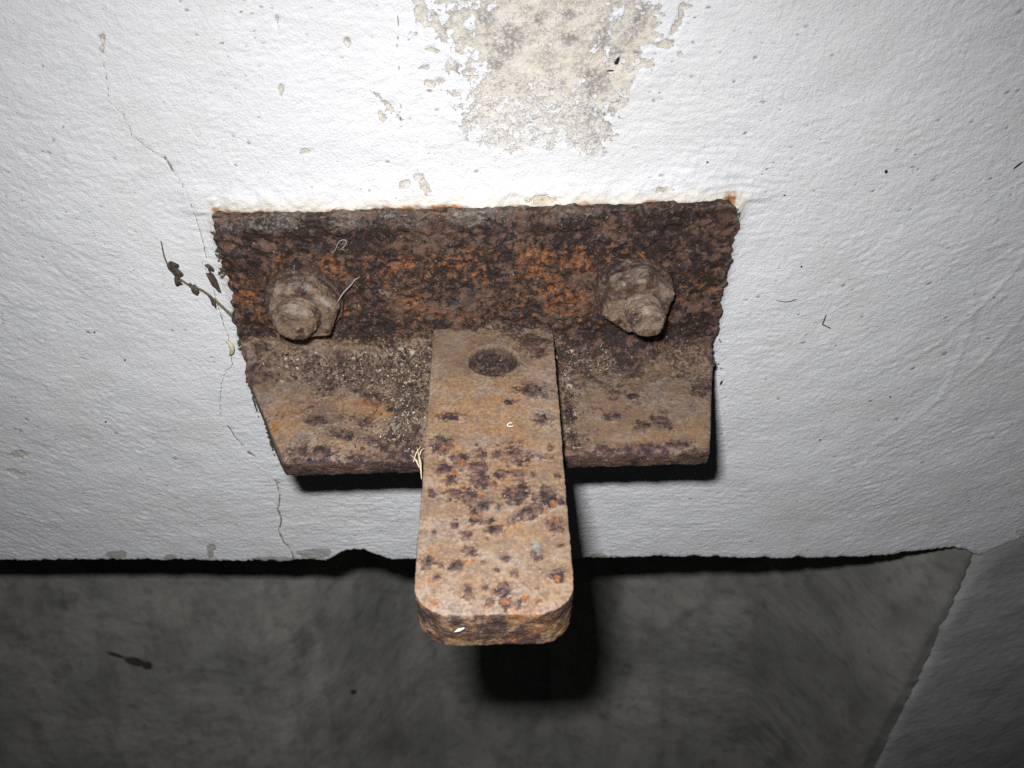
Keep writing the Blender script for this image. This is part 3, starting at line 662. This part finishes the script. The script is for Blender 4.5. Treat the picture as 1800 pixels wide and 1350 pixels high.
for b in SPOTS+EXTRA:
    b = (b[0], b[1], b[2]*1.28, b[3]*1.32)+tuple(b[4:])
    v = tblob(*b)+1.15*wv+spk
    scale = np.maximum(scale, np.clip(0.75*v+0.22, 0, 0.85)*(v > -0.5)); bumpy = np.maximum(bumpy, sstep(-0.1, 0.4, v))
    halo = np.maximum(halo, np.clip(0.9+0.8*v, 0, 1)*(0.4+0.6*((b[0]*7+b[1]*3) % 5 > 2)))
pale = np.zeros(len(P))
# scale along the wall end and round the old bolt hole
for b in ((900, 572, 110, 22, 2), (930, 600, 56, 26), (945, 620, 34, 14, -10), (867, 636, 58, 34), (820, 578, 40, 8)):
    scale = np.maximum(scale, np.clip(0.55*tblob(*b)+0.10+1.0*wv, 0, 0.8))
HOLE = tblob(866.5, 633, 43, 27)
hole = sstep(-0.03, 0.05, HOLE+0.12*wv)
scale = np.maximum(scale, hole*1.0)
scale = scale*top+endf*np.clip(0.40+0.75*fbm(P, 0.007, 3, 305), 0, 0.95)*(1-top)+side*(0.45+0.4*mid)
eb = lambda px, py: on_y(px, py, -LEN)
for b in ((759, 1086, 20, 20), (800, 1092, 16, 14), (862, 1105, 46, 20), (775, 1114, 22, 14), (900, 1120, 40, 10), (985, 1085, 34, 34), (940, 1118, 22, 16)):
    scale = np.maximum(scale, (1-top)*np.clip(0.7*blob(ta, P[:, 2], eb, (0, 2), *b)+0.15+0.6*wv, 0, 0.9)*(tb < -0.12))
orange = np.clip(-0.50+0.50*fbm(P, 0.005, 3, 311)*sstep(-0.045, -0.07, tb)+0.25*halo*sstep(-0.045, -0.07, tb), -0.55, 0.35)*top-0.55*(1-top)
for b in ((827, 986, 18, 8), (835, 908, 9, 9), (974, 914, 14, 6), (981, 1018, 13, 9), (889, 1058, 12, 9), (925, 1050, 12, 11), (841, 1069, 6, 6), (780, 790, 12, 8), (845, 870, 9, 7), (905, 862, 9, 7), (800, 830, 8, 8), (930, 1000, 7, 6), (795, 985, 7, 6), (960, 900, 9, 6), (812, 812, 12, 8), (972, 885, 9, 8), (765, 1060, 10, 8)):
    orange = np.maximum(orange, np.where(top > 0.5, np.clip(1.3*tblob(*b)+0.8*wv+0.02, -0.55, 0.85), -0.55))
orange = np.maximum(orange, np.where(endf*(1-top) > 0.3, np.clip(0.22+0.5*fbm(P, 0.006, 2, 306), -0.4, 0.65), -0.55))
ochre = top*np.clip(0.10+0.62*fbm(P, 0.013, 3, 307)+0.62*halo*(tb < -0.05)+0.8*np.clip(tblob(850, 720, 110, 100), 0, 1)+0.6*np.clip(tblob(790, 840, 60, 70), 0, 1)-0.2*np.clip(tblob(880, 990, 130, 60), 0, 1), 0, 1)
dust_and_light = top*np.clip(np.maximum(0.9*tblob(800, 615, 46, 60)+0.3*wv, 0.7*tblob(880, 985, 130, 70)+wv*0.9), 0, 0.6)*0.6
dust_and_light = np.maximum(dust_and_light, top*np.clip(0.7*tblob(960, 700, 30, 60)+wv, 0, 0.45))
ochre = np.maximum(ochre, (1-top)*endf*0.9)
dust_and_light = np.maximum(dust_and_light, top*np.clip(0.6*tblob(880, 900, 60, 24)+wv, 0, 0.45))
paint = top*np.clip(1.1*tblob(942, 962, 11, 26, -22)+0.7*wv, 0, 1)
soil_and_shade = top*np.clip(0.7*hole+0.35*sstep(-0.045, -0.012, tb)+0.27*sstep(-0.03, -0.10, tb)+0.22*fbm(P, 0.012, 3, 315), 0.04, 0.6)  # also darkens the near end in colour to offset the flash
disp = 0.00018*big+0.00007*mid+0.00004*fin+bumpy*top*(0.00016+0.00025*mid)+(1-top)*(0.00016*mid+0.00012*fin)
disp = disp+top*sstep(0.5, 0.9, scale)*(0.0002*fin+0.0003*mid)*sstep(-0.05, -0.02, tb)
P = P+N*disp[:, None]
P[:, 2] -= hole*top*(0.0050+0.0016*mid+0.0010*fin)
set_co(me, P); me.materials.append(RUST)
for nme, v in (('scale', scale), ('orange', orange), ('ochre', ochre), ('dust_and_light', dust_and_light), ('soil_and_shade', soil_and_shade), ('paint', paint), ('flaky', np.clip(0.35*endf*(1-top)+0.9*np.maximum(hole, top*np.clip(tblob(910, 585, 90, 40)*1.5, 0, 0.6)), 0, 1))): attr(me, nme, v)
tab = link('support_tab', me, bracket)

# the two bolts: washer, nut and stud, all eaten by rust
def cyl(c, r0, r1, y0, y1, n=28, sx=1.0):
    lo_ = [(c[0]+r0*sx*math.cos(2*math.pi*i/n), y0, c[1]+r0*math.sin(2*math.pi*i/n)) for i in range(n)]
    hi_ = [(c[0]+r1*sx*math.cos(2*math.pi*i/n), y1, c[1]+r1*math.sin(2*math.pi*i/n)) for i in range(n)]
    return lo_+hi_, [list(range(n)), list(range(n, 2*n))[::-1]]+[[i, (i+1) % n, n+(i+1) % n, n+i] for i in range(n)]
def hexnut(c, r, y0, y1, turn):
    a = [math.radians(turn+60*i) for i in range(6)]
    lo_ = [(c[0]+r*math.cos(t), y0, c[1]+r*math.sin(t)) for t in a]
    mi_ = [(c[0]+r*math.cos(t), y1+0.0018, c[1]+r*math.sin(t)) for t in a]
    hi_ = [(c[0]+r*0.88*math.cos(t), y1, c[1]+r*0.88*math.sin(t)) for t in a]
    f = [list(range(6)), list(range(12, 18))[::-1]]
    for o in (0, 6):
        f += [[o+i, o+(i+1) % 6, o+6+(i+1) % 6, o+6+i] for i in range(6)]
    return lo_+mi_+hi_, f
def rusty(name, parts, seed, amp, voxel, parent, sc_, og, du, so=0.0, sm=4, lump=0.0, thread=0.0):
    me, P, N = remeshed(name, parts, voxel)
    P = smooth_verts(me, P, sm); set_co(me, P); N = get_normals(me)
    a, b, c = fbm(P, 0.007, 3, seed), fbm(P, 0.0028, 3, seed+1), fbm(P, 0.0013, 2, seed+2)
    th = thread*np.sin(P[:, 1]*2*math.pi/0.0021)*(np.abs(N[:, 1]) < 0.6)*(0.5+0.8*a)
    P2_ = P+N*(th+amp*(1.0*a+0.7*b+0.35*c)+lump*np.clip(a-0.1, 0, 1))[:, None]
    set_co(me, P2_); me.materials.append(RUST)
    up = np.clip(N[:, 2], 0, 1)
    attr(me, 'scale', np.clip(sc_+0.5*a, 0, 1)); attr(me, 'orange', np.clip(og+0.4*b-0.35, -0.5, 1)); attr(me, 'ochre', np.clip(0.2+a, 0, 1)*0.5)
    attr(me, 'dust_and_light', np.clip(du+0.25*up+0.5*fbm(P, 0.005, 2, seed+5), 0, 0.85)); attr(me, 'soil_and_shade', a*0+so); attr(me, 'paint', a*0); attr(me, 'flaky', np.clip(0.6+0.6*b, 0, 1))
    return link(name, me, parent)
def bolt(tip, rtip, ylen, nut_r, turn, seed, amp_n, label, slant, nut_h):
    yt = YF-ylen
    t = on_y(tip[0], tip[1], yt); c = (t[0]-slant[0], t[2]-slant[1])
    stud_parts = [cyl(c, rtip*1.04, rtip*1.04, YF+0.004, YF-0.007), ]
    n = 30
    lo_ = [(c[0]+rtip*math.cos(2*math.pi*i/n), YF-0.006, c[1]+rtip*math.sin(2*math.pi*i/n)) for i in range(n)]
    mi_ = [(t[0]+rtip*0.97*math.cos(2*math.pi*i/n), yt+0.003, t[2]+rtip*0.97*math.sin(2*math.pi*i/n)) for i in range(n)]
    hi_ = [(t[0]+rtip*0.78*math.cos(2*math.pi*i/n), yt, t[2]+rtip*0.78*math.sin(2*math.pi*i/n)) for i in range(n)]
    f = [list(range(n)), list(range(2*n, 3*n))[::-1]]
    for o in (0, n): f += [[o+i, o+(i+1) % n, o+n+(i+1) % n, o+n+i] for i in range(n)]
    stud_parts.append((lo_+mi_+hi_, f))
    st_ = rusty('bolt', stud_parts, seed, 0.00040, 0.00042, bracket, 0.30, 0.36, 0.22, 0.3, 2, 0.0, 0.00035)
    rusty('nut', [hexnut(c, nut_r, YF-0.002, YF-nut_h, turn)], seed+20, amp_n, 0.00042, st_, 0.36, 0.38, 0.24, 0.3, 1, 0.0)
    rusty('washer', [cyl((c[0]-0.0005, c[1]), nut_r*1.10, nut_r*1.04, YF+0.002, YF-0.0030)], seed+40, 0.0004, 0.0005, st_, 0.65, 0.15, 0.05, 0.6, 3)
    if label: st_['label'] = label
    return st_
bolt((516, 573), 0.0090, 0.0170, 0.0150, 8, 400, 0.00020, 'rusty bolt with a broad round end and a nut still six-sided', (-0.0022, 0.0), 0.0105)
bolt((1140, 572), 0.0074, 0.0215, 0.0150, 20, 500, 0.00034, 'lumpy bolt end with nut rusted to a crust', (0.0026, -0.0006), 0.0110)

# ------------------------------------------------------------------ small stuff
def grains(name, pts, sizes, tones, seed):
    r_ = np.random.default_rng(seed)
    ico = np.array([(0, 0, 1), (.894, 0, .447), (.276, .851, .447), (-.724, .526, .447), (-.724, -.526, .447), (.276, -.851, .447), (.724, .526, -.447), (-.276, .851, -.447), (-.894, 0, -.447), (-.276, -.851, -.447), (.724, -.526, -.447), (0, 0, -1)])
    fc = np.array([(0, 1, 2), (0, 2, 3), (0, 3, 4), (0, 4, 5), (0, 5, 1), (1, 6, 2), (2, 7, 3), (3, 8, 4), (4, 9, 5), (5, 10, 1), (6, 7, 2), (7, 8, 3), (8, 9, 4), (9, 10, 5), (10, 6, 1), (11, 7, 6), (11, 8, 7), (11, 9, 8), (11, 10, 9), (11, 6, 10)])
    n = len(pts); V = np.repeat(ico[None], n, 0)*r_.uniform(0.65, 1.25, (n, 12, 1))
    V = V*r_.uniform(0.55, 1.35, (n, 1, 3))
    chaff = (r_.uniform(0, 1, n) < 0.05); V[chaff] *= np.array([4.5, 0.45, 0.5]); tones[chaff] = r_.uniform(0.85, 1.0, chaff.sum()); sizes[chaff] = np.minimum(sizes[chaff], 0.00035)
    q = r_.normal(size=(n, 4)); q /= np.linalg.norm(q, axis=1)[:, None]; w, x, y, z = q.T
    Rm = np.stack([np.stack([1-2*(y*y+z*z), 2*(x*y-z*w), 2*(x*z+y*w)], 1), np.stack([2*(x*y+z*w), 1-2*(x*x+z*z), 2*(y*z-x*w)], 1), np.stack([2*(x*z-y*w), 2*(y*z+x*w), 1-2*(x*x+y*y)], 1)], 1)
    V = np.einsum('nij,nkj->nki', Rm, V)*sizes[:, None, None]+pts[:, None, :]
    Fc = (fc[None]+12*np.arange(n)[:, None, None]).reshape(-1, 3)
    me = raw_mesh(name, V.reshape(-1, 3), Fc, CRUMB)
    me.polygons.foreach_set('use_smooth', np.zeros(len(me.polygons), bool))
    attr(me, 'tone', np.repeat(tones, 12))
    return me
def fillet(u):
    return R-math.sqrt(max(0.0, R*R-(R-u)**2)) if u < R else 0.0
def scatter(blobs, n, seed, zlift=0.0003):
    r_ = np.random.default_rng(seed); pts = []
    wts = np.array([b[4] for b in blobs], float); wts /= wts.sum()
    for k_ in r_.choice(len(blobs), n, p=wts):
        px, py, rx, ry, _ = blobs[k_]
        while True:
            p = on_z(px+rx*r_.normal()*0.5, py+ry*r_.normal()*0.5, ZF)
            if p[1] > -0.0605 and p[1] < -0.0065-0.0030*r_.exponential() and not (-0.0256 < p[0] < 0.0256): break
        pts.append((p[0], p[1], ZF+tilt(p[0])+zlift+fillet(YF-p[1])))
    return np.array(pts), r_
pts, r_ = scatter([(690, 640, 70, 44, 5), (720, 690, 40, 70, 5), (600, 655, 90, 22, 3), (725, 610, 40, 22, 2), (715, 760, 40, 50, 2), (560, 640, 90, 24, 1.2), (500, 625, 40, 14, 0.3), (640, 760, 80, 30, 0.6)], 5200, 11)
sz = np.minimum(0.00125, 0.00014+0.00015*r_.exponential(1, len(pts))**1.2); tn = np.clip(r_.beta(1.0, 1.35, len(pts)), 0, 1)
tag(link('dirt_crumbs', grains('dirt_crumbs', pts, sz, tn, 12)), 'loose pale and dark crumbs heaped on the flange left of the tab', 'dirt', kind='stuff')
pts, r_ = scatter([(1020, 630, 50, 26, 5), (1060, 640, 70, 20, 2), (1180, 632, 70, 14, 1.2), (1000, 700, 24, 70, 1.5), (1003, 780, 20, 40, 0.8)], 1100, 13)
sz = np.minimum(0.0016, 0.00013+0.00017*r_.exponential(1, len(pts))); tn = np.clip(r_.beta(0.8, 1.5, len(pts)), 0, 1)
tag(link('dirt_crumbs', grains('dirt_crumbs', pts, sz, tn, 14)), 'dark grit with a few white grains on the flange right of the tab', 'dirt', kind='stuff')

def tube(name, pts, rad, mat, n=7, sub=6, parent=None, seed=1, flat=1.0):
    pts = np.array(pts, float); k_ = len(pts)
    t = np.linspace(0, k_-1, (k_-1)*sub+1); C = np.zeros((len(t), 3))
    ext = np.vstack([2*pts[0]-pts[1], pts, 2*pts[-1]-pts[-2]])
    for a, tt in enumerate(t):
        i = min(int(tt), k_-2); u = tt-i; p0, p1, p2, p3 = ext[i:i+4]
        C[a] = 0.5*((2*p1)+(-p0+p2)*u+(2*p0-5*p1+4*p2-p3)*u*u+(-p0+3*p1-3*p2+p3)*u**3)
    r_ = np.interp(t, np.linspace(0, k_-1, len(rad)), rad)
    T = np.gradient(C, axis=0); T /= np.linalg.norm(T, axis=1)[:, None]+1e-12
    up_ = np.array([0.3, -0.9, 0.2]); S1 = np.cross(T, up_); S1 /= np.linalg.norm(S1, axis=1)[:, None]+1e-12; S2 = np.cross(T, S1)
    an = np.linspace(0, 2*np.pi, n, endpoint=False)
    V = C[:, None]+r_[:, None, None]*(np.cos(an)[None, :, None]*S1[:, None]+flat*np.sin(an)[None, :, None]*S2[:, None])
    V = V.reshape(-1, 3); q = []
    for a in range(len(t)-1):
        for b in range(n): q.append((a*n+b, a*n+(b+1) % n, (a+1)*n+(b+1) % n, (a+1)*n+b))
    me = raw_mesh(name, V, np.array(q), mat)
    import bmesh
    bm = bmesh.new(); bm.from_mesh(me); bmesh.ops.holes_fill(bm, edges=[e for e in bm.edges if e.is_boundary], sides=0)
    bmesh.ops.recalc_face_normals(bm, faces=bm.faces); bm.to_mesh(me); bm.free()
    return link(name, me, parent)
STRAW = mat_plain('dry_straw', (0.55, 0.45, 0.30), (0.68, 0.58, 0.42), 0.8)
STEM = mat_plain('withered_stem', (0.10, 0.075, 0.045), (0.17, 0.13, 0.08), 0.8)
LEAF = mat_plain('withered_leaf', (0.045, 0.035, 0.03), (0.09, 0.07, 0.05), 0.9)
HAIR = mat_plain('dark_fibre', (0.06, 0.055, 0.05), (0.10, 0.09, 0.08), 0.8)
WEB = mat_plain('dusty_thread', (0.25, 0.23, 0.21), (0.36, 0.34, 0.31), 0.8)
SEED = mat_plain('pale_husk', (0.72, 0.68, 0.55), (0.82, 0.78, 0.66), 0.8, 0.5)
FLAKE = mat_plain('white_paint_flake', (0.70, 0.70, 0.70), (0.80, 0.80, 0.80), 0.6)
CASE = mat_plain('papery_casing', (0.50, 0.46, 0.30), (0.60, 0.55, 0.38), 0.8)

def Wp(px, py, out_=0.0006): return on_y(px, py, -out_)
# withered stem hanging from the left edge of the iron, dead leaf scraps along it
stem = tube('withered_stem', [Wp(283, 424, .001), Wp(288, 448, .002), Wp(294, 464, .003), Wp(304, 480, .003), Wp(316, 490, .003), Wp(335, 502, .003), Wp(355, 510, .003), Wp(375, 525, .003), Wp(395, 543, .004), Wp(412, 560, .005)], [0.00022, 0.0003, 0.00035, 0.00035, 0.0004, 0.0005, 0.0006], STEM)
tag(stem, 'withered brown plant stem with dead leaf scraps left of the bracket', 'stem')
def scrap_leaf(px, py, rx, ry, ang, seed, out_, parent, mat=LEAF):
    r_ = np.random.default_rng(seed); n = 11
    c = Wp(px, py, out_); k = 0.00027; a0 = math.radians(ang)
    loop = []
    for i in range(n):
        t = 2*math.pi*i/n; rr = r_.uniform(0.6, 1.25); u, v = rx*k*rr*math.cos(t), ry*k*rr*math.sin(t)
        loop.append((c[0]+u*math.cos(a0)-v*math.sin(a0), c[1]+r_.uniform(-0.0006, 0.0006), c[2]-(u*math.sin(a0)+v*math.cos(a0))*1.15))
    v, f = prism(loop, np.array([0, -0.0004, 0]))
    cf = np.mean(loop, 0)
    v = v+[(cf[0], cf[1]+0.0003, cf[2]), (cf[0], cf[1]-0.0011, cf[2])]
    f = f[2:]+[[(i+1) % n, i, 2*n] for i in range(n)]+[[n+i, n+(i+1) % n, 2*n+1] for i in range(n)]
    me = bpy.data.meshes.new('leaf_scrap'); me.from_pydata(v, [], f); me.update(); me.materials.append(mat)
    return me
for (px, py, rx, ry, an, sd_) in ((304, 466, 8, 9, 20, 1), (311, 477, 7, 9, -30, 2), (313, 493, 6, 7, 10, 3), (341, 507, 5, 8, -20, 4), (374, 530, 3, 12, -15, 5)):
    link('leaf_scrap', scrap_leaf(px, py, rx, ry, an, sd_, 0.0034, stem), stem)
tag(link('bark_flake', scrap_leaf(375, 494, 6, 17, -12, 8, 0.0030, None)), 'dark upright flake on the white wall just left of the bracket', 'flake')
tag(link('bark_flake', scrap_leaf(368, 470, 4, 7, -35, 9, 0.0026, None)), 'tiny black flake just above the larger upright flake left of the iron', 'flake')
tag(tube('insect_casing', [Wp(398, 600, .001), Wp(404, 604, .002), Wp(408, 612, .0022), Wp(407, 620, .002), Wp(404, 624, .001)], [0.0004, 0.0009, 0.0011, 0.0009, 0.0003], CASE), 'small pale curled insect casing on the crack left of the bracket', 'insect casing')
# straw slivers caught beside the tab
for i, (a, b, lab) in enumerate((((733, 786), (741, 842), 'longest straw sliver hanging down beside the left edge of the tab'), ((741, 784), (727, 812), 'short straw sliver crossing the long one beside the tab'), ((722, 800), (737, 822), 'straw sliver lying across the flange, left of the long upright one'), ((747, 788), (738, 800), 'tiniest straw sliver touching the rim of the tab'))):
    p, q = on_z(*a, ZF+0.002), on_z(*b, ZF+0.003)
    mid_ = (p+q)/2+np.array([0.0004*(-1)**i, 0, 0.0006])
    tag(tube('straw', [p, mid_, q], [0.00025, 0.0007 if i == 0 else 0.00042, 0.00015], STRAW, flat=0.5), lab, 'straw', 'straw slivers beside the tab')
a, b = on_y(799, 1111, -LEN-0.0009), on_y(816, 1104, -LEN-0.0009)
tag(tube('husk', [a, (a+b)/2, b], [0.0002, 0.0007, 0.0002], SEED, flat=0.6), 'small pale grain husk stuck on the end face of the tab', 'husk')
rp = [on_z(897+4.6*math.cos(t)+1.5*math.sin(2*t), 746+3.4*math.sin(t), 0.0004) for t in np.linspace(0.3, 5.8, 9)]
tag(tube('paint_flake', rp, [0.0001, 0.0002, 0.0001], FLAKE), 'tiny curled white flake on the middle of the tab', 'flake')
tag(tube('fibre', [Wp(1452, 553, .0006), Wp(1449, 562, .001), Wp(1446, 570, .0008), Wp(1452, 573, .0008), Wp(1460, 577, .0006)], [0.00018, 0.00022, 0.00018], HAIR), 'bent dark fibre stuck on the white wall right of the bracket', 'fibre')
tag(tube('fibre', [Wp(1365, 528, .0007), Wp(1375, 530, .0009), Wp(1387, 530, .0009), Wp(1400, 526, .0007)], [0.0001, 0.00014, 0.0001], HAIR), 'faint curved fibre on the white wall close to the right edge of the bracket', 'fibre')
tag(tube('thread', [on_y(594, 530, -.0145), on_y(604, 514, -.012), on_y(616, 502, -.0095), on_y(624, 492, -.008), on_y(632, 487, -.0068)], [0.00022, 0.00025, 0.00015], WEB), 'dusty thread curling off the right side of the left nut', 'thread')
tag(tube('thread', [on_y(583, 447, -.0072), on_y(590, 438, -.0078), on_y(594, 428, -.008), on_y(601, 422, -.008), on_y(609, 424, -.0078), on_y(606, 432, -.0076), on_y(598, 440, -.0072)], [0.00018, 0.0002, 0.00016], WEB), 'looped dusty thread on the iron above the left nut', 'thread')
